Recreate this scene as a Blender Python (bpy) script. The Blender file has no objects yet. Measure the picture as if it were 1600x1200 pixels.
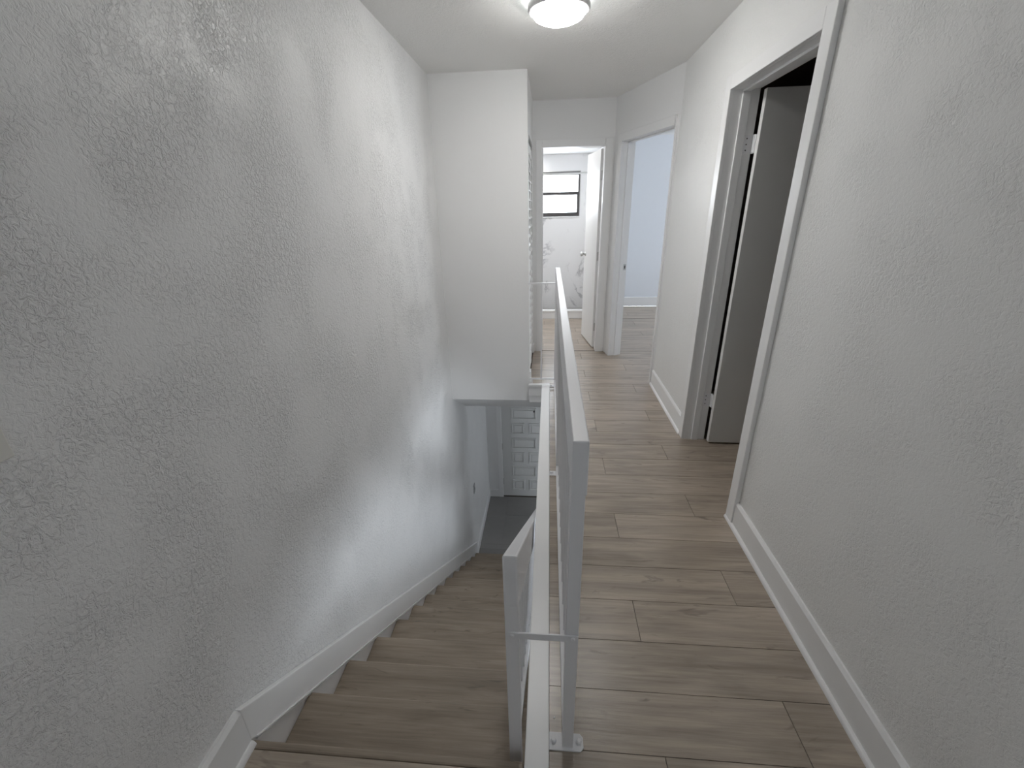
import bpy, math, random
from mathutils import Vector, Matrix

random.seed(7)
sc = bpy.context.scene
col = sc.collection

# ------------------------------------------------------------------ camera
CAM_H = 1.504
YAW, PITCH, ROLL, FPX = math.radians(5.136), math.radians(21.963), math.radians(-1.341), 676.12
cam = bpy.data.cameras.new('camera')
cam.sensor_fit = 'HORIZONTAL'
cam.sensor_width = 36.0
cam.lens = 36.0 * FPX / 1600.0
cam.clip_start = 0.02
cam_o = bpy.data.objects.new('camera', cam)
col.objects.link(cam_o)
F = Vector((-math.sin(YAW) * math.cos(PITCH), math.cos(YAW) * math.cos(PITCH), -math.sin(PITCH)))
R = Vector((math.cos(YAW), math.sin(YAW), 0))
U = R.cross(F)
R2 = math.cos(ROLL) * R + math.sin(ROLL) * U
U2 = -math.sin(ROLL) * R + math.cos(ROLL) * U
cam_o.matrix_world = Matrix(((R2.x, U2.x, -F.x, 0), (R2.y, U2.y, -F.y, 0), (R2.z, U2.z, -F.z, CAM_H), (0, 0, 0, 1)))
sc.camera = cam_o

# ------------------------------------------------------------------ world, exposure
w = bpy.data.worlds.new('overcast_sky')
sc.world = w
w.use_nodes = True
w.node_tree.nodes['Background'].inputs['Color'].default_value = (0.86, 0.93, 1.0, 1)
w.node_tree.nodes['Background'].inputs['Strength'].default_value = 12.0
LAMP_STRENGTH = 69.0

vs = sc.view_settings
vs.view_transform = 'Standard'
vs.look = 'None'
vs.gamma = 1
vs.use_curve_mapping = False
vs.exposure = 0.0
sc.cycles.use_denoising = True
sc.cycles.use_adaptive_sampling = True
sc.cycles.adaptive_threshold = 0.02
sc.cycles.max_bounces = 10
sc.cycles.diffuse_bounces = 7
sc.cycles.sample_clamp_indirect = 8


def portal(name, loc, rot, sx, sy):
    l = bpy.data.lights.new(name, 'AREA')
    l.shape = 'RECTANGLE'
    l.size, l.size_y = sx, sy
    l.cycles.is_portal = True
    o = bpy.data.objects.new(name, l)
    o.location, o.rotation_euler = loc, rot
    col.objects.link(o)


# the bathroom window and the added unseen windows, as sampling portals for the sky
portal('portal_bathroom_window', (-.18, 7.125, 1.69), (math.radians(-90), 0, 0), 1.22, 0.58)
portal('portal_added_bedroom_window', (4.1, 5.9, 1.45), (0, math.radians(90), 0), 1.1, 1.3)
portal('portal_added_living_room_window', (2.72, 1.4, -1.51), (0, math.radians(90), 0), 1.38, 2.0)
portal('portal_added_entry_window', (2.72, 5.075, -1.4), (0, math.radians(90), 0), .7, .65)
portal('portal_added_landing_window', (.35, -1.62, 1.6), (math.radians(90), 0, 0), .36, .36)

# ------------------------------------------------------------------ materials


class NT:
    def __init__(s, name):
        s.m = bpy.data.materials.new(name)
        s.m.use_nodes = True
        s.t = s.m.node_tree
        s.b = s.t.nodes['Principled BSDF']

    def n(s, typ, **kw):
        nd = s.t.nodes.new(typ)
        for k, v in kw.items():
            if k.startswith('i_'):
                key = k[2:].replace('_', ' ')
                nd.inputs[key].default_value = v
            else:
                setattr(nd, k, v)
        return nd

    def l(s, a, b):
        s.t.links.new(a, b)

    def ramp(s, src, stops, interp='LINEAR'):
        r = s.t.nodes.new('ShaderNodeValToRGB')
        r.color_ramp.interpolation = interp
        e = r.color_ramp.elements
        while len(e) < len(stops):
            e.new(0.5)
        for el, (p, c) in zip(e, stops):
            el.position = p
            el.color = (c, c, c, 1) if isinstance(c, (int, float)) else (*c, 1)
        s.l(src, r.inputs[0])
        return r.outputs[0]

    def math(s, op, a, b=None):
        nd = s.t.nodes.new('ShaderNodeMath')
        nd.operation = op
        for i, x in enumerate((a, b)):
            if x is None:
                continue
            if isinstance(x, (int, float)):
                nd.inputs[i].default_value = x
            else:
                s.l(x, nd.inputs[i])
        return nd.outputs[0]

    def base(s, c, rough, spec=0.5, metal=0.0):
        s.b.inputs['Base Color'].default_value = (*c, 1)
        s.b.inputs['Roughness'].default_value = rough
        s.b.inputs['Specular IOR Level'].default_value = spec
        s.b.inputs['Metallic'].default_value = metal

    def bump(s, h, strength, dist):
        b = s.n('ShaderNodeBump')
        b.inputs['Strength'].default_value = strength
        b.inputs['Distance'].default_value = dist
        s.l(h, b.inputs['Height'])
        s.l(b.outputs[0], s.b.inputs['Normal'])


def textured_paint(name, c, rough, amount, scale=1.0, spec=0.5):
    k = NT(name)
    k.base(c, rough, spec)
    tc = k.n('ShaderNodeTexCoord')
    n1 = k.n('ShaderNodeTexNoise', i_Scale=70.0 * scale, i_Detail=4.0, i_Roughness=0.62, i_Distortion=0.8)
    n2 = k.n('ShaderNodeTexNoise', i_Scale=5.0 * scale, i_Detail=2.0, i_Roughness=0.5)
    n3 = k.n('ShaderNodeTexNoise', i_Scale=190.0 * scale, i_Detail=3.0, i_Roughness=0.6)
    for n in (n1, n2, n3):
        k.l(tc.outputs['Object'], n.inputs['Vector'])
    plate = k.ramp(n1.outputs[0], [(0.40, 0.0), (0.47, 0.55), (0.60, 1.0)])
    mask = k.ramp(n2.outputs[0], [(0.36, 0.25), (0.62, 1.0)])
    h = k.math('MULTIPLY', plate, mask)
    h = k.math('ADD', h, k.math('MULTIPLY', n3.outputs[0], 0.32))
    k.bump(h, 1.0, amount)
    return k.m


def gloss_paint(name, c, rough, wear=0.0006, scale=40):
    k = NT(name)
    k.base(c, rough)
    tc = k.n('ShaderNodeTexCoord')
    mp = k.n('ShaderNodeMapping')
    mp.inputs['Scale'].default_value = (1, 0.25, 0.5)
    k.l(tc.outputs['Object'], mp.inputs['Vector'])
    n1 = k.n('ShaderNodeTexNoise', i_Scale=scale, i_Detail=4.0)
    k.l(mp.outputs[0], n1.inputs['Vector'])
    k.bump(n1.outputs[0], 0.6, wear)
    return k.m


def wood(name, dark, light, rough=0.5, spec=0.4):
    k = NT(name)
    k.base(light, rough, spec)
    tc = k.n('ShaderNodeTexCoord')
    oi = k.n('ShaderNodeObjectInfo')
    off = k.math('MULTIPLY', oi.outputs['Random'], 37.0)
    cx = k.n('ShaderNodeCombineXYZ')
    k.l(off, cx.inputs[0])
    k.l(off, cx.inputs[1])
    k.l(off, cx.inputs[2])
    va = k.n('ShaderNodeVectorMath', operation='ADD')
    k.l(tc.outputs['Object'], va.inputs[0])
    k.l(cx.outputs[0], va.inputs[1])

    def noise(sx, sy, sz, scale, detail, dist=0.0, r=0.55):
        mp = k.n('ShaderNodeMapping')
        mp.inputs['Scale'].default_value = (sx, sy, sz)
        k.l(va.outputs[0], mp.inputs['Vector'])
        n = k.n('ShaderNodeTexNoise', i_Scale=scale, i_Detail=detail, i_Distortion=dist, i_Roughness=r)
        k.l(mp.outputs[0], n.inputs['Vector'])
        return n.outputs[0]
    a = noise(0.9, 7.0, 1.0, 2.2, 5.0, 0.7)          # broad cathedral grain
    b = noise(2.2, 60.0, 8.0, 1.6, 5.0, 0.35, 0.65)     # fine streaks
    c = noise(3.4, 13.0, 1.0, 1.5, 3.0, 1.1)          # knots and dark flecks
    knots = k.ramp(c, [(0.0, 1.0), (0.26, 1.0), (0.38, 0.0)])
    g = k.math('ADD', k.math('MULTIPLY', a, 0.62), k.math('MULTIPLY', b, 0.46))
    tone = k.math('ADD', g, k.math('MULTIPLY', k.math('SUBTRACT', oi.outputs['Random'], 0.5), 0.07))
    mid = tuple(0.5 * (x + y) for x, y in zip(dark, light))
    colr = k.ramp(tone, [(0.38, dark), (0.53, mid), (0.68, light)])
    mx = k.n('ShaderNodeMix', data_type='RGBA')
    k.l(k.math('MULTIPLY', knots, 0.7), mx.inputs['Factor'])
    k.l(colr, mx.inputs['A'])
    mx.inputs['B'].default_value = (*[x * 0.55 for x in dark], 1)
    k.l(mx.outputs['Result'], k.b.inputs['Base Color'])
    k.bump(b, 0.35, 0.0012)
    return k.m


def marble(name, base):
    k = NT(name)
    k.base(base, 0.18, 0.5)
    tc = k.n('ShaderNodeTexCoord')
    mp = k.n('ShaderNodeMapping')
    mp.inputs['Rotation'].default_value = (0.0, math.radians(38), 0.3)
    k.l(tc.outputs['Object'], mp.inputs['Vector'])
    n = k.n('ShaderNodeTexNoise', i_Scale=1.7, i_Detail=7.0, i_Roughness=0.6, i_Distortion=0.9)
    k.l(mp.outputs[0], n.inputs['Vector'])
    r = k.math('ABSOLUTE', k.math('SUBTRACT', n.outputs[0], 0.5))
    vein = k.ramp(r, [(0.0, 1.0), (0.012, 0.55), (0.035, 0.0)])
    n2 = k.n('ShaderNodeTexNoise', i_Scale=2.6, i_Detail=2.0)
    k.l(tc.outputs['Object'], n2.inputs['Vector'])
    gate = k.ramp(n2.outputs[0], [(0.48, 0.0), (0.62, 1.0)])
    mx = k.n('ShaderNodeMix', data_type='RGBA')
    k.l(k.math('MULTIPLY', vein, k.math('MULTIPLY', gate, 0.75)), mx.inputs['Factor'])
    mx.inputs['A'].default_value = (*base, 1)
    mx.inputs['B'].default_value = (0.33, 0.33, 0.35, 1)
    k.l(mx.outputs['Result'], k.b.inputs['Base Color'])
    return k.m


def flat(name, c, rough=0.5, spec=0.5, metal=0.0, noise=0.03):
    k = NT(name)
    k.base(c, rough, spec, metal)
    tc = k.n('ShaderNodeTexCoord')
    n = k.n('ShaderNodeTexNoise', i_Scale=9.0, i_Detail=3.0)
    k.l(tc.outputs['Object'], n.inputs['Vector'])
    lo = tuple(x * (1 - noise) for x in c)
    hi = tuple(min(1, x * (1 + noise)) for x in c)
    k.l(k.ramp(n.outputs[0], [(0.3, lo), (0.7, hi)]), k.b.inputs['Base Color'])
    return k.m


def emitter(name, c, strength):
    k = NT(name)
    k.base(c, 0.4)
    k.b.inputs['Emission Color'].default_value = (*c, 1)
    k.b.inputs['Emission Strength'].default_value = strength
    return k.m


def pane_glass(name):
    k = NT(name)
    out = k.t.nodes['Material Output']
    tr = k.n('ShaderNodeBsdfTransparent')
    tr.inputs[0].default_value = (0.985, 0.985, 0.985, 1)
    gl = k.n('ShaderNodeBsdfGlossy')
    gl.inputs['Roughness'].default_value = 0.05
    mx = k.n('ShaderNodeMixShader')
    mx.inputs[0].default_value = 0.04
    k.l(tr.outputs[0], mx.inputs[1])
    k.l(gl.outputs[0], mx.inputs[2])
    k.l(mx.outputs[0], out.inputs['Surface'])
    return k.m


M = {}
M['wall'] = textured_paint('wall_paint_textured', (0.86, 0.86, 0.86), 0.31, 0.0025)
M['wall_fine'] = textured_paint('wall_paint_fine', (0.85, 0.85, 0.84), 0.52, 0.0013, 1.1)
M['wall_smooth'] = textured_paint('wall_paint_smooth', (0.86, 0.86, 0.86), 0.5, 0.0002)
M['wall_dimmed'] = textured_paint('wall_paint_dimmed', (0.20, 0.17, 0.15), 0.6, 0.0002)  # dark colour stands in for the missing light in the dark room
M['wall_cool'] = textured_paint('wall_paint_cool', (0.80, 0.83, 0.88), 0.5, 0.0002)
M['ceiling'] = textured_paint('ceiling_paint', (0.89, 0.885, 0.87), 0.6, 0.0014, 0.9)
M['trim'] = gloss_paint('white_trim_paint', (0.86, 0.86, 0.86), 0.35)
M['rail'] = gloss_paint('white_metal_paint', (0.82, 0.82, 0.84), 0.36, 0.0010, 30)
M['door'] = gloss_paint('white_door_paint', (0.82, 0.82, 0.81), 0.40, 0.0002)
M['entry_door'] = gloss_paint('grey_white_entry_door_paint', (0.69, 0.69, 0.68), 0.4, 0.0003)
M['wood'] = wood('taupe_wood_plank', (0.245, 0.200, 0.157), (0.462, 0.387, 0.312), rough=0.30, spec=0.9)
M['tread'] = wood('taupe_wood_tread', (0.232, 0.190, 0.149), (0.385, 0.320, 0.254))
M['groove'] = flat('dark_joint', (0.07, 0.058, 0.046), 0.8)
M['slab'] = flat('slab_underlay', (0.10, 0.085, 0.07), 0.9)
M['tile'] = flat('dark_grey_floor_tile', (0.27, 0.262, 0.255), 0.45)
M['grout'] = flat('grey_grout', (0.24, 0.235, 0.23), 0.9)
M['marble'] = marble('white_veined_marble', (0.84, 0.84, 0.845))
M['steel'] = flat('brushed_steel', (0.55, 0.55, 0.54), 0.3, 0.5, 1.0)
M['dark_metal'] = flat('dark_bronze_aluminium', (0.09, 0.085, 0.085), 0.4, 0.5, 0.5)
M['ring'] = flat('grey_lamp_ring', (0.78, 0.78, 0.78), 0.4)
M['lamp_bath_added'] = emitter('bathroom_added_lamp_diffuser', (1.0, 0.96, 0.92), 43.0)  # glow of the added bathroom lamp
M['lamp'] = emitter('lamp_diffuser', (1.0, 0.985, 0.96), LAMP_STRENGTH)
M['halo'] = emitter('lamp_backlight', (0.95, 1.0, 0.98), 26.0)
M['glass'] = pane_glass('window_glass')
M['plastic'] = flat('ivory_switch_plastic', (0.76, 0.75, 0.71), 0.4)
M['grey_plastic'] = flat('grey_switch_plastic', (0.42, 0.42, 0.43), 0.4)
M['caulk'] = flat('white_caulk', (0.86, 0.86, 0.86), 0.45)

# ------------------------------------------------------------------ mesh helpers


class MB:
    def __init__(s):
        s.v, s.f = [], []

    def box(s, x0, x1, y0, y1, z0, z1):
        b = len(s.v)
        s.v += [(x, y, z) for z in (z0, z1) for y in (y0, y1) for x in (x0, x1)]
        s.f += [tuple(b + i for i in q) for q in ((0, 2, 3, 1), (4, 5, 7, 6), (0, 1, 5, 4), (2, 6, 7, 3), (0, 4, 6, 2), (1, 3, 7, 5))]
        return s

    def prism(s, pts, axis, a, b):
        """polygon extruded along an axis; pts are the two other coordinates in xyz order"""
        n, k = len(pts), len(s.v)
        area = sum(pts[i][0] * pts[(i + 1) % n][1] - pts[(i + 1) % n][0] * pts[i][1] for i in range(n))
        if (area < 0):
            pts = pts[::-1]

        def P(p, t):
            return {'x': (t, p[0], p[1]), 'y': (p[0], t, p[1]), 'z': (p[0], p[1], t)}[axis]
        s.v += [P(p, a) for p in pts] + [P(p, b) for p in pts]
        flip = axis == 'y'
        fs = [tuple(range(k + n - 1, k - 1, -1)), tuple(range(k + n, k + 2 * n))]
        fs += [(k + i, k + (i + 1) % n, k + n + (i + 1) % n, k + n + i) for i in range(n)]
        s.f += [f[::-1] for f in fs] if flip else fs
        return s

    def lathe(s, prof, c, seg=32, axis='z'):
        """prof: (radius, height) list; revolved about an axis through c"""
        k, n = len(s.v), len(prof)
        for i in range(seg):
            a = 2 * math.pi * i / seg
            for r, h in prof:
                p = (r * math.cos(a), r * math.sin(a), h)
                if axis == 'x':
                    p = (h, p[0], p[1])
                elif axis == 'y':
                    p = (p[1], h, p[0])
                s.v.append((c[0] + p[0], c[1] + p[1], c[2] + p[2]))
        for i in range(seg):
            j = (i + 1) % seg
            for q in range(n - 1):
                s.f.append((k + i * n + q, k + j * n + q, k + j * n + q + 1, k + i * n + q + 1))
        if prof[0][0] > 1e-6:
            s.f.append(tuple(k + i * n for i in range(seg - 1, -1, -1)))
        if prof[-1][0] > 1e-6:
            s.f.append(tuple(k + i * n + n - 1 for i in range(seg)))
        return s

    def xform(s, mat):
        s.v = [tuple(mat @ Vector(p)) for p in s.v]
        return s

    def obj(s, name, mat, parent=None, bevel=0.0, smooth=False, kind=None, label=None, cat=None, group=None, loc=None):
        me = bpy.data.meshes.new(name)
        me.from_pydata(s.v, [], s.f)
        me.materials.append(M[mat])
        me.update()
        if smooth:
            me.shade_smooth()
        o = bpy.data.objects.new(name, me)
        col.objects.link(o)
        if loc is not None:
            o.location = loc
        if bevel:
            bv = o.modifiers.new('edge', 'BEVEL')
            bv.width = bevel
            bv.segments = 2
            bv.limit_method = 'ANGLE'
        if parent is not None:
            o.parent = parent
        tag(o, label, cat, group, kind)
        return o


def tag(o, label=None, cat=None, group=None, kind=None):
    for k_, v_ in (('label', label), ('category', cat), ('group', group), ('kind', kind)):
        if v_:
            o[k_] = v_
    return o


def empty(name, label=None, cat=None, group=None, kind=None, loc=(0, 0, 0)):
    o = bpy.data.objects.new(name, None)
    o.empty_display_size = 0.1
    o.location = loc
    col.objects.link(o)
    return tag(o, label, cat, group, kind)


def box(*a):
    return MB().box(*a)


def oriented(origin, direction):
    """matrix whose local x runs along direction (in plan) from origin, local y to its left, z up"""
    d = Vector((direction[0], direction[1], 0)).normalized()
    n = Vector((-d.y, d.x, 0))
    return Matrix(((d.x, n.x, 0, origin[0]), (d.y, n.y, 0, origin[1]), (0, 0, 1, 0), (0, 0, 0, 1)))


# ------------------------------------------------------------------ plan (metres; z = 0 is the upper floor)
XL, XR, C = -0.911, 0.947, 2.44          # left wall, right wall, ceiling
YB, XC, YK = 3.734, -0.172, 4.735        # stairwell bulkhead, closet face, end wall
Y0, RISE, RUN, NR = 0.75, 0.1954, 0.2683, 14
ZF = -RISE * NR                          # lower floor
ZS = -0.171                              # underside of the upper floor
YE = 5.696                               # entry wall downstairs
REAR = -1.5

# ------------------------------------------------------------------ shell
mb = MB().box(XL - .12, XL, REAR - .12, YE + .12, ZF, C)
mb.box(XL - .12, XL, YE + .12, 7.25, ZS, C)
mb.obj('wall_left', 'wall', kind='structure', label='tall rough-textured white wall running down beside the stairs', cat='wall')

# right wall with the doorway of the dark room
JT = .016      # jamb thickness
D1N, D1F, D1H = 1.915, 2.732, 2.055
mb = MB().box(XR, XR + .125, REAR, D1N - JT, 0, C).box(XR, XR + .125, D1N - JT, D1F + JT, D1H + JT, C).box(XR, XR + .125, D1F + JT, 3.75, 0, C)
mb.obj('wall_right', 'wall_fine', kind='structure', label='textured white hallway wall on the right with a dark doorway', cat='wall')

# diagonal wall with the bedroom doorway
A2, B2 = Vector((XR, 3.75)), Vector((0.605, 4.75))
DL = (B2 - A2).length
MD = oriented(A2, B2 - A2)               # local x: along the wall, local -y: into the bedroom
O2A, O2B, O2H = 0.045, 0.87, 2.06
mb = MB().box(0, O2A - JT, -.12, 0, 0, C).box(O2A - JT, O2B + JT, -.12, 0, O2H + JT, C).box(O2B + JT, DL + .03, -.12, 0, 0, C).xform(MD)
mb.obj('wall_diagonal', 'wall_smooth', kind='structure', label='short slanting white wall around the bright bedroom doorway', cat='wall')

# end wall with the bathroom doorway
O3A, O3B, O3H = -0.079, 0.521, 2.048
mb = MB().box(XL, O3A - JT, YK, YK + .11, 0, C).box(O3A - JT, O3B + JT, YK, YK + .11, O3H + JT, C).box(O3B + JT, 0.66, YK, YK + .11, 0, C)
mb.obj('wall_end', 'wall_smooth', kind='structure', label='white wall at the hallway end around the bathroom doorway', cat='wall')

# stairwell bulkhead and closet side
mb = MB().box(XL, XC, YB, YB + .10, ZS, C).box(XC, -.046, 3.690, 3.699, ZS, -.013)
mb.obj('wall_stairwell', 'wall_smooth', kind='structure', label='smooth white bulkhead wall hanging over the stairwell', cat='wall')
CLA, CLB, CLH = YB + .13, 4.66, 2.05
mb = MB().box(XC - .10, XC, YB + .10, CLA, 0, C).box(XC - .10, XC, CLA, CLB, CLH, C).box(XC - .10, XC, CLB, YK, 0, C)
mb.obj('wall_closet', 'wall_smooth', kind='structure', label='narrow white closet wall above the louvered door', cat='wall')

# bathroom, bedroom, dark room, rear
mb = MB().box(XL, -0.80, 7.0, 7.12, 0, C).box(0.435, .66, 7.0, 7.12, 0, C).box(-0.80, .435, 7.0, 7.12, 0, 1.39).box(-0.80, .435, 7.0, 7.12, 1.995, C)
mb.obj('wall_bathroom_far', 'marble', kind='structure', label='white veined marble wall below and around the bathroom window', cat='wall')
box(XL, XL + .02, YK + .11, 7.0, 0, 2.22).obj('wall_bathroom_left', 'marble', kind='structure', label='veined marble side wall of the bathroom', cat='wall')
mb = MB().box(.66, .79, YK + .035, 7.25, 0, C)
mb.obj('wall_bathroom_right', 'wall_smooth', kind='structure', label='white partition wall between bathroom and bedroom', cat='wall')
box(.79, 4.1, 7.163, 7.28, 0, C).obj('wall_bedroom_far', 'wall_cool', kind='structure', label='pale bluish bedroom wall seen through the slanted doorway', cat='wall')
mb = MB().box(4.1, 4.2, 3.63, 7.28, 0, .9).box(4.1, 4.2, 3.63, 7.28, 2.0, C).box(4.1, 4.2, 3.63, 5.25, .9, 2.0).box(4.1, 4.2, 6.55, 7.28, .9, 2.0)
mb.obj('wall_bedroom_right', 'wall_cool', kind='structure', label='bedroom wall with the added window, out of view', cat='wall')
box(XR + .125, 2.5, 3.60, 3.63, 0, C).obj('wall_dark_room_side', 'wall_dimmed', kind='structure', label='unlit side wall inside the dark room, coloured brown to dim it', cat='wall')
box(XR + .125, 2.5, .5, 3.60, C - .03, C).obj('ceiling_dark_room', 'wall_dimmed', kind='structure', label='ceiling inside the dark room, coloured dark brown to dim it', cat='ceiling')
box(XR + .125, 4.1, 3.63, 3.75, 0, C).obj('wall_bedroom_near', 'wall_cool', kind='structure', label='partition wall between dark room and bedroom', cat='wall')
box(2.5, 2.6, .5, 3.63, 0, C).obj('wall_dark_room_far', 'wall_dimmed', kind='structure', label='unlit far wall inside the dark room', cat='wall')
box(XR + .125, 2.6, .4, .5, 0, C).obj('wall_dark_room_near', 'wall_dimmed', kind='structure', label='unlit near wall inside the dark room', cat='wall')
mb = MB().box(XL, .17, REAR - .12, REAR, 0, C).box(.53, XR + .125, REAR - .12, REAR, 0, C).box(.17, .53, REAR - .12, REAR, 0, 1.42).box(.17, .53, REAR - .12, REAR, 1.78, C)
mb.obj('wall_rear', 'wall', kind='structure', label='landing wall behind the viewer', cat='wall')

# ceiling
box(XL - .12, 4.2, REAR - .12, 7.28, C, C + .1).obj('ceiling', 'ceiling', kind='structure', label='pale textured ceiling over the hallway and stairwell', cat='ceiling')
box(XL + .02, .66, YK + .11, 7.0, 2.22, 2.26).obj('ceiling_bathroom', 'wall_smooth', kind='structure', label='white lowered bathroom ceiling', cat='ceiling')

# upper floor slab and its planks
mb = MB().box(XL, 2.6, REAR, Y0 - .015, ZS, -.012).box(-.045, 2.6, Y0 - .015, 3.70, ZS, -.012)
mb.box(XC, 4.1, 3.70, YB, ZS, -.012).box(XL, 4.1, YB + .1, 7.163, ZS, -.012).box(XC, 4.1, YB, YB + .1, ZS, -.012)
floor = mb.obj('floor', 'slab', kind='structure', label='taupe wood plank floor of the upper hallway', cat='floor')

PW, PL = 0.1833, 1.245
regions = [(XL, 2.5, -.30, Y0 - .014), (.014, 2.5, Y0 - .014, 3.655), (-.115, 4.0, 3.69, YB), (XC, 4.0, YB, 4.735), (XL + .02, 4.0, 4.742, 6.29), (.70, 4.0, 6.29, 7.15)]
regions[1] = (.014, 2.5, Y0 - .014, 3.69)
gap = 0.0011


def plank(x0, x1, y0, y1, parent, mat='wood', z=0.0, name='plank', t=.012):
    hx, hy = (x1 - x0) / 2 - gap, (y1 - y0) / 2 - gap
    o = MB().box(-hx, hx, -hy, hy, -t, 0).obj(name, mat, parent, loc=((x0 + x1) / 2, (y0 + y1) / 2, z))
    return o


for (rx0, rx1, ry0, ry1) in regions:
    for k in range(-8, 36):
        ya, yb = .802 + PW * k, .802 + PW * (k + 1)
        ya, yb = max(ya, ry0), min(yb, ry1)
        if yb - ya < .012:
            continue
        ph = {2: .355, 0: .77, 1: -.06}[k % 3]
        for j in range(-2, 5):
            xa, xb = ph + PL * j, ph + PL * (j + 1)
            xa, xb = max(xa, rx0), min(xb, rx1)
            if xb - xa < .012:
                continue
            plank(xa, xb, ya, yb, floor)
# bathroom threshold strip and landing nosing
box(O3A, O3B, 4.736, 4.741, -.012, .003).obj('trim_1', 'groove', kind='structure', label='thin dark threshold line at the bathroom doorway', cat='threshold')

# lower floor
ob = box(XL, 2.6, REAR, YE + .12, ZF - .12, ZF - .008).obj('floor_lower', 'grout', kind='structure', label='dark grey tiled entry floor at the foot of the stairs', cat='floor')
TS = .61
for i in range(6):
    for j in range(0, 5):
        x0, y0 = -1.22 + TS * i, 4.02 + TS * (j - 1)
        x0, x1, y0, y1 = max(x0, XL), min(x0 + TS, 2.6), y0, min(y0 + TS, YE)
        if x1 - x0 > .03 and y1 - y0 > .03:
            o = MB().box(-(x1 - x0) / 2 + .0015, (x1 - x0) / 2 - .0015, -(y1 - y0) / 2 + .0015, (y1 - y0) / 2 - .0015, -.008, 0).obj('tile', 'tile', ob, loc=((x0 + x1) / 2, (y0 + y1) / 2, ZF))
# pale strip where the lower floor meets the last riser
box(XL + .012, -.06, Y0 + RUN * 13 + .005, Y0 + RUN * 13 + .30, ZF, ZF + .006).obj('trim_2', 'grout', kind='structure', label='pale strip on the lower floor at the last step', cat='threshold')

# entry wall, lower rooms
EA, EB, EH = -0.685, 0.225, ZF + 2.035
mb = MB().box(XL, EA, YE, YE + .12, ZF, -.3).box(EA, EB, YE, YE + .12, EH, -.3).box(EB, 2.72, YE, YE + .12, ZF, -.3)
mb.obj('wall_entry', 'wall_smooth', kind='structure', label='shaded wall around the panelled entry door downstairs', cat='wall')
mb = MB().box(2.6, 2.72, REAR, YE, ZF, -2.2).box(2.6, 2.72, REAR, YE, -.82, ZS).box(2.6, 2.72, REAR, .4, -2.2, -.82).box(2.6, 2.72, 2.4, 4.75, -2.2, -.82)
mb.box(2.6, 2.72, 5.4, YE, -2.2, -.82).box(2.6, 2.72, 4.75, 5.4, -2.2, -1.75).box(2.6, 2.72, 4.75, 5.4, -1.05, -.82)
mb.obj('wall_lower_right', 'wall_smooth', kind='structure', label='living room wall with the added windows, out of view', cat='wall')
box(XL, 2.72, REAR - .12, REAR, ZF, ZS).obj('wall_lower_rear', 'wall_smooth', kind='structure', label='wall below the landing, out of view', cat='wall')
box(.36, .46, 2.95, 4.5, ZF, ZS - .001).obj('wall_entry_light_block', 'wall_smooth', kind='structure', label='unseen partition added to shade the entry from living room daylight', cat='wall')  # unseen partition added to keep daylight off the entry
# sloping soffit below the closet
MB().prism([(YB + .1, ZS), (YB + .002, ZS), (4.32, -.514), (YE + .12, -.514), (YE + .12, ZS)], 'x', XL, .36).obj('ceiling_lower', 'wall_smooth', kind='structure', label='sloping shaded soffit under the bulkhead above the entry', cat='ceiling')

# ------------------------------------------------------------------ baseboards


def baseboard(name, label, x, y0, y1, side, z=0.0, h=.138, t=.015, shoe=True):
    """board on a wall parallel to y; side = +1 when the board stands on the +x side of x"""
    e = empty(name, label, 'baseboard', kind='structure', loc=(x, y0, z))
    s = side
    p = [(x, z), (x + s * t, z), (x + s * t, z + h - .012), (x + s * t * .45, z + h), (x, z + h)]
    b = MB().prism(p, 'y', y0, y1).obj('board', 'trim', e)
    b.matrix_parent_inverse = e.matrix_basis.inverted()
    if shoe:
        q = [(x + s * t, z)] + [(x + s * (t + .014 * math.cos(a)), z + .017 * math.sin(a)) for a in (0, .4, .8, 1.2, math.pi / 2)]
        b = MB().prism(q, 'y', y0 - (.012 if s < 0 else 0), y1 - .0).obj('shoe_molding', 'trim', e)
        b.matrix_parent_inverse = e.matrix_basis.inverted()
    return e


CW, CT = .072, .022      # casing width and thickness
baseboard('baseboard_right', 'white baseboard in front of the dark doorway, nearest the viewer on the right', XR, REAR, D1N - .0, -1)
baseboard('baseboard_right_far', 'short white baseboard between the dark doorway and the bedroom doorway', XR, D1F + CW, 3.752, -1)
baseboard('baseboard_left', 'white landing baseboard ending at the top of the stairs', XL, REAR, Y0, 1, h=.155, t=.018)
baseboard('baseboard_entry', 'white baseboard along the left wall at the entry', XL, Y0 + RUN * 13 + .16, YE, 1, z=ZF, h=.13, shoe=False)
box(XL, EA - .065, YE - .014, YE, ZF, ZF + .13).obj('baseboard_entry_wall', 'trim', kind='structure', bevel=.004, label='short baseboard between left wall and entry door casing', cat='baseboard')
box(.79, 4.1, 7.148, 7.163, 0, .146).obj('baseboard_bedroom', 'trim', kind='structure', bevel=.005, label='white baseboard on the bedroom wall', cat='baseboard')
box(XC, XC + .012, 4.66 + .0, YK, 0, .10).obj('baseboard_closet', 'trim', kind='structure', bevel=.004, label='tiny white baseboard beside the louvered door', cat='baseboard')
box(XC, XC + .014, YB - .001, CLA - .04, 0, .115).obj('baseboard_closet_front', 'trim', kind='structure', bevel=.004, label='short white baseboard at the closet corner by the railing', cat='baseboard')

# ------------------------------------------------------------------ staircase
st = empty('staircase', 'taupe wooden stairs descending between the left wall and the railing', 'stairs', loc=(-.48, Y0, ZF))


def part(mb_, name, mat, parent, **kw):
    o = mb_.obj(name, mat, parent, **kw)
    if parent.parent is None:
        o.matrix_parent_inverse = Matrix.Translation(-parent.location)
    return o


SX0, SX1 = XL + .012, -.059
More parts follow.
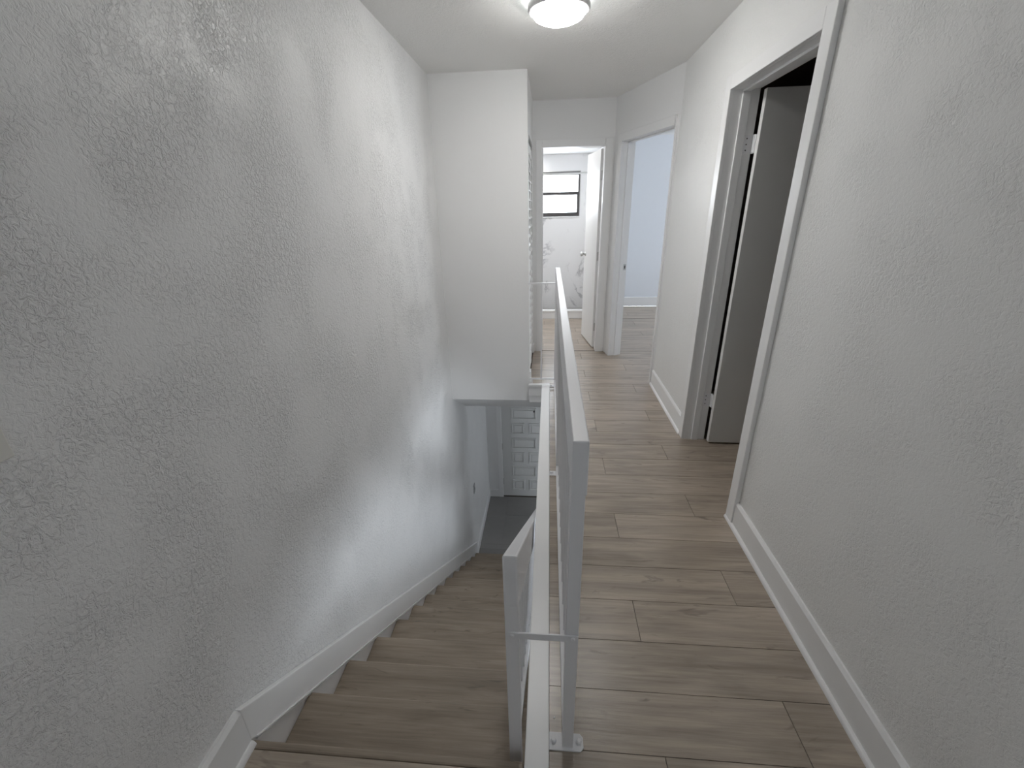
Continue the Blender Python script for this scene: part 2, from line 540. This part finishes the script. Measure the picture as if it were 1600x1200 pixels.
# landing edge board
part(box(SX0, SX1, Y0 - .013, Y0 + .012, -.03, 0), 'landing_nosing', 'tread', st, bevel=.006)
for i in range(1, NR + 1):
    yn, zn = Y0 + RUN * (i - 1), -RISE * (i - 1)
    part(box(SX0, SX1, yn - .022, yn - .004, zn - RISE, zn - .030 if i > 1 else zn - .03), 'riser', 'tread', st)
for i in range(1, NR):
    y1, z1 = Y0 + RUN * i, -RISE * i
    hx, hy = (SX1 - SX0) / 2, (RUN + .022 + .012) / 2
    t = MB().box(-hx, hx, -hy, hy, -.03, 0).obj('tread', 'tread', st, bevel=.007)
    t.location = ((SX0 + SX1) / 2, y1 + .012 - hy, z1)
    t.matrix_parent_inverse = Matrix.Translation(-st.location)
# stringer on the open side
sl = RISE / RUN


def zl(y):
    return -(y - Y0) * sl


ye = Y0 + RUN * 13
part(MB().prism([(Y0 - .012, zl(Y0) - .012), (ye, zl(ye) - .005), (ye + .03, ZF), (ye - .30, ZF), (Y0 - .012, -.24)], 'x', -.0592, -.0507), 'stringer', 'trim', st)

# skirt board on the left wall
sk = empty('stair_skirt', 'white sloping skirt board on the left wall beside the steps', 'skirt board', loc=(XL, Y0, 0))
p = [(Y0, 0.018), (Y0, .158), (ye + .16, zl(ye + .16) + .158), (ye + .16, ZF), (ye + .03, ZF), (ye + .03, zl(ye + .03) + .018)]
part(MB().prism(p, 'x', XL, XL + .019), 'skirt_board', 'trim', sk, bevel=.003)
p = [(Y0, .02), (ye + .02, zl(ye + .02) + .02), (ye + .02, ZF), (ye - .25, ZF), (Y0, -.22)]
part(MB().prism(p, 'x', XL, XL + .012), 'filler_board', 'trim', sk)
for dz, th in ((.014, .0045), (.001, .001)):
    p = [(Y0 + .02, zl(Y0 + .02) + dz), (Y0 + .02, zl(Y0 + .02) + dz + .006), (ye, zl(ye) + dz + .006), (ye, zl(ye) + dz)]
    part(MB().prism(p, 'x', XL + .010, XL + .019 + th), 'caulk_bead', 'caulk', sk)

# curb cap round the stair opening
cb = empty('stair_opening_curb', 'white cap board edging the stair opening beside the railing', 'trim board', loc=(0, Y0, 0))
part(box(-.057, .014, .60, 3.655, 0, .020), 'cap_board', 'trim', cb, bevel=.003)
part(box(XC - .004, .014, 3.655, 3.690, 0, .020), 'return_cap', 'trim', cb, bevel=.003)
part(box(-.050, -.0455, Y0 + .02, 3.69, ZS - .02, 0), 'fascia', 'trim', cb)
part(box(XC - .004, -.046, 3.672, 3.688, -.098, -.0), 'return_fascia', 'trim', cb, bevel=.002)

# ------------------------------------------------------------------ guard railing
GX = .0705
gr = empty('guard_railing', 'white guard railing with flat board top standing along the hallway edge', 'railing', loc=(GX, .82, 0))
part(box(GX - .0175, GX + .0175, .80, 3.69, .916, 1.052), 'top_rail', 'rail', gr, bevel=.0025)
part(box(GX - .013, GX + .013, .84, 3.66, .904, .916), 'upper_channel', 'rail', gr)
part(box(GX - .018, GX + .012, .838, 3.66, .040, .066), 'bottom_rail', 'rail', gr, bevel=.002)
for yy in (.821, 2.262, 3.668):
    part(box(GX - .018, GX + .0145, yy - .018, yy + .018, .005, .916), 'post', 'rail', gr, bevel=.0015)
    pts = [(.0145, yy - .026), (.0145, yy + .022), (.108, yy + .022), (.117, yy + .012), (.117, yy - .016), (.108, yy - .026)]
    bp = part(MB().prism(pts, 'z', 0, .005), 'base_plate', 'rail', gr, bevel=.001)
    for xx in (.027, .104):
        part(MB().lathe([(.0100, .005), (.0100, .007), (.0078, .007), (.0078, .0135), (.0055, .0155)], (xx, yy - .002, 0), 6), 'bolt', 'rail', bp)
BS = (2.262 - .821) / 13
for k in range(1, 26):
    if k in (13,):
        continue
    yy = .821 + BS * k
    if yy > 3.63:
        break
    part(box(GX - .0065, GX + .0065, yy - .0065, yy + .0065, .066, .905), 'baluster', 'rail', gr)

# return panel to the closet corner
rp = empty('return_railing', 'thin white bar railing between the closet corner and the guard railing', 'railing', loc=(-.06, 3.69, 0))
part(box(XC, GX - .0185, 3.6905, 3.7025, .917, .929), 'top_bar', 'rail', rp)
part(box(XC, GX - .0185, 3.6905, 3.7025, .056, .068), 'bottom_bar', 'rail', rp)
part(box(-.069, -.057, 3.6905, 3.7025, .068, .917), 'baluster', 'rail', rp)
part(box(-.052 - .1, -.042 - .1, 3.6905, 3.7025, .0, .057), 'foot', 'rail', rp)

# ------------------------------------------------------------------ stair handrail
HX = -.0875
hr = empty('stair_handrail', 'white sloping stair handrail with flat board top and square post', 'railing', loc=(HX, .82, -RISE))
ztop = .738


def hz(y):
    return ztop - (y - .80) * sl


HE = 4.15
part(MB().prism([(.80, hz(.80)), (HE, hz(HE)), (HE, hz(HE) - .168), (.80, hz(.80) - .168)], 'x', HX - .0185, HX + .0185), 'top_rail', 'rail', hr, bevel=.005)
part(MB().prism([(.84, hz(.84) - .168), (HE - .03, hz(HE - .03) - .168), (HE - .03, hz(HE - .03) - .182), (.84, hz(.84) - .182)], 'x', HX - .013, HX + .013), 'upper_channel', 'rail', hr)
lo = .655


def bz(y):
    return hz(y) - lo


part(MB().prism([(.838, bz(.838) + .026), (HE - .03, bz(HE - .03) + .026), (HE - .03, bz(HE - .03)), (.838, bz(.838))], 'x', HX - .014, HX + .018), 'bottom_rail', 'rail', hr, bevel=.002)
for yy, zb in ((.820, -RISE + .001), (HE - .04, -RISE * 13 + .001)):
    part(MB().prism([(yy - .018, zb), (yy + .018, zb), (yy + .018, hz(yy + .018) - .16), (yy - .018, hz(yy - .018) - .16)], 'x', HX - .018, HX + .018), 'post', 'rail', hr, bevel=.0015)
k = 1
while .82 + .1108 * k < HE - .08:
    yy = .82 + .1108 * k
    part(MB().prism([(yy - .0065, bz(yy) + .02), (yy + .0065, bz(yy) + .02), (yy + .0065, hz(yy) - .172), (yy - .0065, hz(yy) - .172)], 'x', HX - .0065, HX + .0065), 'baluster', 'rail', hr)
    k += 1
tb = empty('tie_bar', 'short flat white bar tying the stair handrail post to the guard post', 'bracket', loc=(0, .80, .47))
part(box(HX - .012, GX + .014, .7985, .8030, .459, .481), 'bar', 'rail', tb, bevel=.001)
for xx in (HX, GX):
    part(MB().lathe([(.006, 0), (.006, -.0015), (.004, -.003)], (xx, .7985, .470), 10, 'y'), 'screw', 'rail', tb)

# ------------------------------------------------------------------ doors
# door 1: dark room, casing + jamb + stop + open leaf
d1 = empty('door_1', 'white door standing open inside the dark doorway on the right', 'door', kind='structure', loc=(XR, D1F, 0))
x0 = XR - CT
for (ya, yb, top) in ((D1N - CW, D1N, D1H + .066), (D1F, D1F + CW, D1H + .066)):
    part(box(XR - CT, XR, ya, yb, 0, top), 'casing', 'trim', d1, bevel=.003)
part(box(XR - CT, XR, D1N, D1F, D1H, D1H + .066), 'head_casing', 'trim', d1, bevel=.003)
for (ya, yb) in ((D1N - .016, D1N), (D1F, D1F + .016)):
    part(box(XR - .001, XR + .13, ya, yb, 0, D1H), 'jamb', 'trim', d1)
part(box(XR - .001, XR + .13, D1N, D1F, D1H, D1H + .016), 'head_jamb', 'trim', d1)
part(box(XR + .042, XR + .082, D1F - .012, D1F, 0, D1H - .012), 'stop', 'trim', d1, bevel=.003)
part(box(XR + .042, XR + .082, D1N, D1N + .012, 0, D1H - .012), 'stop', 'trim', d1, bevel=.003)
part(box(XR + .042, XR + .082, D1N, D1F, D1H - .012, D1H), 'stop', 'trim', d1, bevel=.003)
lx = XR + .138
leaf = part(box(lx, lx + .775, D1F - .062, D1F - .026, .012, D1H - .010), 'leaf', 'door', d1, bevel=.0015)
for zz in (1.80, .30):
    h = part(box(XR + .084, XR + .134, D1F - .0015, D1F, zz - .045, zz + .045), 'hinge', 'rail', d1)
    part(MB().lathe([(.006, -.046), (.006, .046)], (XR + .134, D1F - .010, zz), 10), 'pin', 'rail', h)
    for dz in (-.028, 0, .028):
        part(MB().lathe([(.0035, -.0015), (.0035, -.0028)], (XR + .100, D1F, zz + dz), 8, 'y'), 'screw', 'dark_metal', h)
    part(box(XR + .134, lx, D1F - .028, D1F - .006, zz - .045, zz + .045), 'knuckle_leaf', 'rail', h)

# door 2: bedroom doorway in the slanting wall
d2 = empty('door_2', 'white framed bedroom doorway in the slanting wall, no leaf in sight', 'doorway', kind='structure', loc=(A2.x, A2.y, 0))


def dpart(mb_, name, mat, parent, **kw):
    return part(mb_.xform(MD), name, mat, parent, **kw)


dpart(box(O2B, O2B + .07, -.0, .018, 0, O2H + .066), 'casing', 'trim', d2, bevel=.003)
dpart(box(O2A - .022, O2A, -.0, .012, 0, O2H + .066), 'casing', 'trim', d2, bevel=.002)
dpart(box(O2A, O2B, 0, .018, O2H, O2H + .066), 'head_casing', 'trim', d2, bevel=.003)
dpart(box(O2B, O2B + .016, -.125, .0, 0, O2H), 'jamb', 'trim', d2)
dpart(box(O2A - .016, O2A, -.125, .0, 0, O2H), 'jamb', 'trim', d2)
dpart(box(O2A, O2B, -.125, .0, O2H, O2H + .016), 'head_jamb', 'trim', d2)
dpart(box(O2B - .012, O2B, -.085, -.045, 0, O2H - .012), 'stop', 'trim', d2, bevel=.002)
dpart(box(O2A, O2B, -.085, -.045, O2H - .012, O2H), 'stop', 'trim', d2, bevel=.002)
sp = dpart(box(O2B - .0015, O2B, -.118, -.090, .905, .965), 'strike_plate', 'steel', d2)
dpart(box(O2B - .002, O2B - .0012, -.110, -.098, .920, .950), 'latch_hole', 'groove', sp)

# door 3: bathroom doorway and open leaf
d3 = empty('door_3', 'white bathroom door opened inward with a round steel knob', 'door', kind='structure', loc=(O3B, YK, 0))
part(box(O3A - .058, O3A, YK - .018, YK, 0, O3H + .066), 'casing', 'trim', d3, bevel=.003)
part(box(O3B, O3B + .078, YK - .018, YK, 0, O3H + .066), 'casing', 'trim', d3, bevel=.003)
part(box(O3A, O3B, YK - .018, YK, O3H, O3H + .066), 'head_casing', 'trim', d3, bevel=.003)
part(box(O3A - .016, O3A, YK, YK + .115, 0, O3H), 'jamb', 'trim', d3)
part(box(O3B, O3B + .016, YK, YK + .115, 0, O3H), 'jamb', 'trim', d3)
part(box(O3A, O3B, YK, YK + .115, O3H, O3H + .016), 'head_jamb', 'trim', d3)
part(box(O3A, O3A + .010, YK + .04, YK + .075, 0, O3H), 'stop', 'trim', d3, bevel=.002)
ML = oriented((O3B - .012, YK + .118), (-.075, .50))
leaf = part(box(.006, .565, -.024, .011, .012, O3H - .008).xform(ML), 'leaf', 'door', d3, bevel=.0015)
kn = [(.024, 0), (.024, .006), (.010, .008), (.010, .024), (.020, .030), (.0255, .042), (.0255, .050), (.018, .060), (0, .062)]
kb = MB().lathe(kn, (0, 0, 0), 20, 'y').xform(ML @ Matrix.Translation((.502, .011, 1.0)))
part(kb, 'knob', 'steel', leaf, smooth=True)
kb = MB().lathe([(r, -h_) for r, h_ in kn], (0, 0, 0), 20, 'y').xform(ML @ Matrix.Translation((.502, -.024, 1.0)))
part(kb, 'knob', 'steel', leaf, smooth=True)
for zz in (1.80, 1.02, .25):
    part(box(O3B - .014, O3B, YK + .108, YK + .1185, zz - .045, zz + .045), 'hinge', 'steel', d3)

# door 4: panelled entry door downstairs
d4 = empty('door_4', 'grey-white entry door with carved rectangular panels at the foot of the stairs', 'door', kind='structure', loc=(EA, YE, ZF))
part(box(EA - .065, EA, YE - .018, YE, ZF, EH + .065), 'casing', 'trim', d4, bevel=.003)
part(box(EB, EB + .065, YE - .018, YE, ZF, EH + .065), 'casing', 'trim', d4, bevel=.003)
part(box(EA, EB, YE - .018, YE, EH, EH + .065), 'head_casing', 'trim', d4, bevel=.003)
leaf = part(box(EA, EB, YE + .014, YE + .10, ZF + .010, EH), 'leaf', 'entry_door', d4)
part(box(EA, EB, YE - .004, YE + .10, ZF, ZF + .012), 'sill', 'groove', d4)
for r in range(7):
    z0 = ZF + .132 + .2475 * r
    z1 = z0 + .185
    xs = ((-.535, -.345), (-.275, .085)) if r % 2 == 0 else ((-.535, -.165), (-.095, .085))
    for xa, xb in xs:
        for (fa, fb, fc, fd) in ((xa, xb, z0, z0 + .022), (xa, xb, z1 - .022, z1), (xa, xa + .022, z0 + .022, z1 - .022), (xb - .022, xb, z0 + .022, z1 - .022)):
            part(box(fa, fb, YE - .008, YE + .014, fc, fd), 'panel_molding', 'entry_door', leaf, bevel=.004)
        part(box(xa + .036, xb - .036, YE + .002, YE + .014, z0 + .036, z1 - .036), 'panel', 'entry_door', leaf, bevel=.008)
for zz in (-1.83, -2.45):
    part(box(EA - .002, EA + .014, YE + .000, YE + .014, zz - .05, zz + .05), 'hinge', 'steel', d4)
part(MB().lathe([(.014, 0), (.014, -.006), (.008, -.009)], (-.20, YE + .007, ZF + 1.50), 12, 'y'), 'peephole', 'dark_metal', leaf)

# door 5: louvered closet bifold
d5 = empty('door_5', 'white louvered closet door edge behind the stairwell corner', 'closet door', kind='structure', loc=(XC, CLA, 0))
LT, LB = 2.005, .03
ym = (CLA + CLB) / 2
for (ya, yb) in ((CLA + .004, ym - .002), (ym + .002, CLB - .004)):
    fx0, fx1 = XC - .038, XC - .006
    for (sa, sb) in ((ya, ya + .045), (yb - .045, yb)):
        part(box(fx0, fx1 + .004, sa, sb, LB, LT), 'stile', 'trim', d5, bevel=.002)
    for (za, zb) in ((LB, LB + .11), (LT - .07, LT), (.97, 1.03)):
        part(box(fx0, fx1, ya + .045, yb - .045, za, zb), 'rail', 'trim', d5)
    zz = LB + .15
    while zz < LT - .09:
        if not (.95 < zz < 1.06):
            part(MB().prism([(fx1 + .004, zz - .026), (fx1 + .004, zz - .018), (fx0 + .006, zz + .020), (fx0 + .006, zz + .012)], 'y', ya + .045, yb - .045), 'slat', 'trim', d5)
        zz += .0745
part(box(XC - .035, XC - .010, CLA, CLB, LT + .008, CLH), 'track', 'dark_metal', d5)

# ------------------------------------------------------------------ bathroom window
w1 = empty('window_1', 'small bathroom window with dark metal frame and two stacked bright panes', 'window', kind='structure', loc=(0, 7.0, 1.39))
WX0, WX1, WZ0, WZ1 = -.80, .435, 1.39, 1.995  # unseen left part widened to let more daylight into the bathroom
for (a, b, c_, d_) in ((WX0, WX1, WZ0, WZ0 + .055), (WX0, WX1, WZ1 - .016, WZ1), (WX1 - .022, WX1, WZ0 + .045, WZ1 - .016), (WX0, WX0 + .022, WZ0 + .045, WZ1 - .016)):
    part(box(a, b, 7.03, 7.085, c_, d_), 'frame', 'dark_metal', w1)
part(box(WX0 + .022, WX1 - .022, 7.022, 7.07, 1.686, 1.728), 'meeting_rail', 'dark_metal', w1, bevel=.002)
part(box(WX0 + .022, WX1 - .022, 7.03, 7.06, WZ1 - .046, WZ1 - .030), 'head_rail', 'steel', w1)
part(box(WX1 - .036, WX1 - .022, 7.03, 7.06, WZ0 + .045, 1.688), 'sash_stile', 'dark_metal', w1)
for (a, b) in ((WZ0 + .045, 1.688), (1.724, WZ1 - .016)):
    part(box(WX0 + .022, WX1 - .022, 7.048, 7.052, a, b), 'pane', 'glass', w1)
part(box(WX0 - .02, WX1 + .02, 6.985, 7.03, WZ0 - .016, WZ0), 'sill', 'trim', w1, bevel=.003)
tr = MB()
for i, (a, b, c_, d_) in enumerate(((WX0 - .008, WX1 + .008, WZ1, WZ1 + .010), (WX1, WX1 + .008, WZ0, WZ1))):
    part(box(a, b, 6.994, 7.002, c_, d_), 'edge_trim', 'steel', w1)

# unseen bedroom window, added to light the bedroom wall
w2 = empty('window_added_2', 'unseen bedroom window, added to light the pale bluish wall', 'window', kind='structure', loc=(4.1, 5.9, .9))
for (a, b, c_, d_) in ((5.25, 6.55, .9, .94), (5.25, 6.55, 1.96, 2.0), (5.25, 5.29, .94, 1.96), (6.51, 6.55, .94, 1.96), (5.88, 5.92, .94, 1.96)):
    part(box(4.11, 4.16, a, b, c_, d_), 'frame', 'trim', w2)
part(box(4.132, 4.136, 5.29, 6.51, .94, 1.96), 'pane', 'glass', w2)
w3 = empty('window_added_3', 'unseen living room window downstairs, added for daylight in the stairwell', 'window', kind='structure', loc=(2.6, 1.4, -2.2))  # unseen window added for the daylight on the stairwell wall
for (a, b, c_, d_) in ((.4, 2.4, -2.2, -2.16), (.4, 2.4, -.86, -.82), (.4, .44, -2.16, -.86), (2.36, 2.4, -2.16, -.86), (1.38, 1.42, -2.16, -.86)):
    part(box(2.62, 2.67, a, b, c_, d_), 'frame', 'trim', w3)
part(box(2.643, 2.647, .44, 2.36, -2.16, -.86), 'pane', 'glass', w3)
w5 = empty('window_added_5', 'small unseen window downstairs, added to light the entry', 'window', kind='structure', loc=(2.6, 5.07, -1.75))  # unseen window added to lift the light behind the partition
for (a, b, c_, d_) in ((4.75, 5.4, -1.75, -1.73), (4.75, 5.4, -1.07, -1.05), (4.75, 4.77, -1.73, -1.07), (5.38, 5.4, -1.73, -1.07)):
    part(box(2.62, 2.67, a, b, c_, d_), 'frame', 'trim', w5)
part(box(2.643, 2.647, 4.77, 5.38, -1.73, -1.07), 'pane', 'glass', w5)
w4 = empty('window_added_4', 'small unseen window behind the viewer, added to light the railing ends', 'window', kind='structure', loc=(.35, REAR, 1.3))  # unseen window added to light faces turned to the viewer
for (a, b, c_, d_) in ((.17, .53, 1.42, 1.43), (.17, .53, 1.77, 1.78), (.17, .18, 1.43, 1.77), (.52, .53, 1.43, 1.77)):
    part(box(a, b, REAR - .08, REAR - .04, c_, d_), 'frame', 'dark_metal', w4)

part(box(.18, .52, REAR - .062, REAR - .058, 1.43, 1.77), 'pane', 'glass', w4)
# shower curb
cu = empty('shower_curb', 'white-topped marble shower curb across the bathroom floor', 'curb', loc=(-.1, 6.29, 0))
part(box(XL + .02, .66, 6.295, 6.395, 0, .100), 'curb_body', 'marble', cu)
part(box(XL + .02, .66, 6.285, 6.405, .100, .122), 'curb_cap', 'trim', cu, bevel=.004)
rod = MB().lathe([(.012, 0), (.012, .60)], (.06, 6.40, 1.935), 12, 'x')
rod = MB().lathe([(.011, XL + .02), (.011, .66)], (0, 6.40, 1.93), 12, 'x')
rd = rod.obj('shower_rod', 'steel', smooth=True, label='thin steel shower rod across the bathroom at window top', cat='rod')

# ------------------------------------------------------------------ ceiling lamp
lp = empty('ceiling_lamp', 'round flush ceiling lamp with glowing dome and grey ring', 'lamp', loc=(.034, 2.63, C))
lc = (.034, 2.63, 0)
part(MB().lathe([(.128, C - .001), (.128, C - .022)], lc, 48), 'backlight_pan', 'halo', lp, smooth=False)
part(MB().lathe([(.128, C - .022), (.150, C - .024), (.151, C - .045), (.146, C - .052), (.136, C - .053)], lc, 48), 'ring', 'ring', lp, smooth=True)
part(MB().lathe([(.131, C - .046), (.130, C - .060), (.117, C - .076), (.090, C - .088), (.050, C - .095), (.0, C - .097)], lc, 48), 'diffuser', 'lamp', lp, smooth=True)

# unseen lamp added to brighten the bathroom, above the doorway head
bl = empty('bathroom_added_lamp', 'round flush lamp added to brighten the bathroom, hidden above the door head', 'lamp', loc=(-.15, 5.55, 2.22))
part(MB().lathe([(.145, 2.219), (.150, 2.205), (.148, 2.185), (.134, 2.183)], (-.15, 5.55, 0), 32), 'ring', 'ring', bl, smooth=True)
part(MB().lathe([(.136, 2.186), (.120, 2.165), (.070, 2.150), (.0, 2.146)], (-.15, 5.55, 0), 32), 'diffuser', 'lamp_bath_added', bl, smooth=True)

# paint chip on the floor by the guard post
MB().prism([(.027, .884), (.031, .882), (.033, .886), (.030, .890)], 'z', 0, .002).obj('paint_chip', 'caulk', label='tiny white paint chip on the planks beside the guard post base plate', cat='debris')

# ------------------------------------------------------------------ switch plates
sw = empty('switch_plate', 'ivory wall switch plate at the left edge on the textured wall', 'switch', loc=(XL, .51, 1.19))
part(box(XL, XL + .007, .452, .568, 1.132, 1.252), 'plate', 'plastic', sw, bevel=.002)
for yy in (.487, .533):
    part(box(XL + .006, XL + .011, yy - .016, yy + .016, 1.158, 1.226), 'rocker', 'plastic', sw, bevel=.002)
sw = empty('switch_plate', 'small grey switch plate on the left wall above the last steps', 'switch', loc=(XL, 4.49, -1.73))
part(box(XL, XL + .006, 4.455, 4.525, -1.79, -1.67), 'plate', 'grey_plastic', sw, bevel=.0015)
part(box(XL + .005, XL + .012, 4.483, 4.497, -1.745, -1.715), 'toggle', 'grey_plastic', sw)
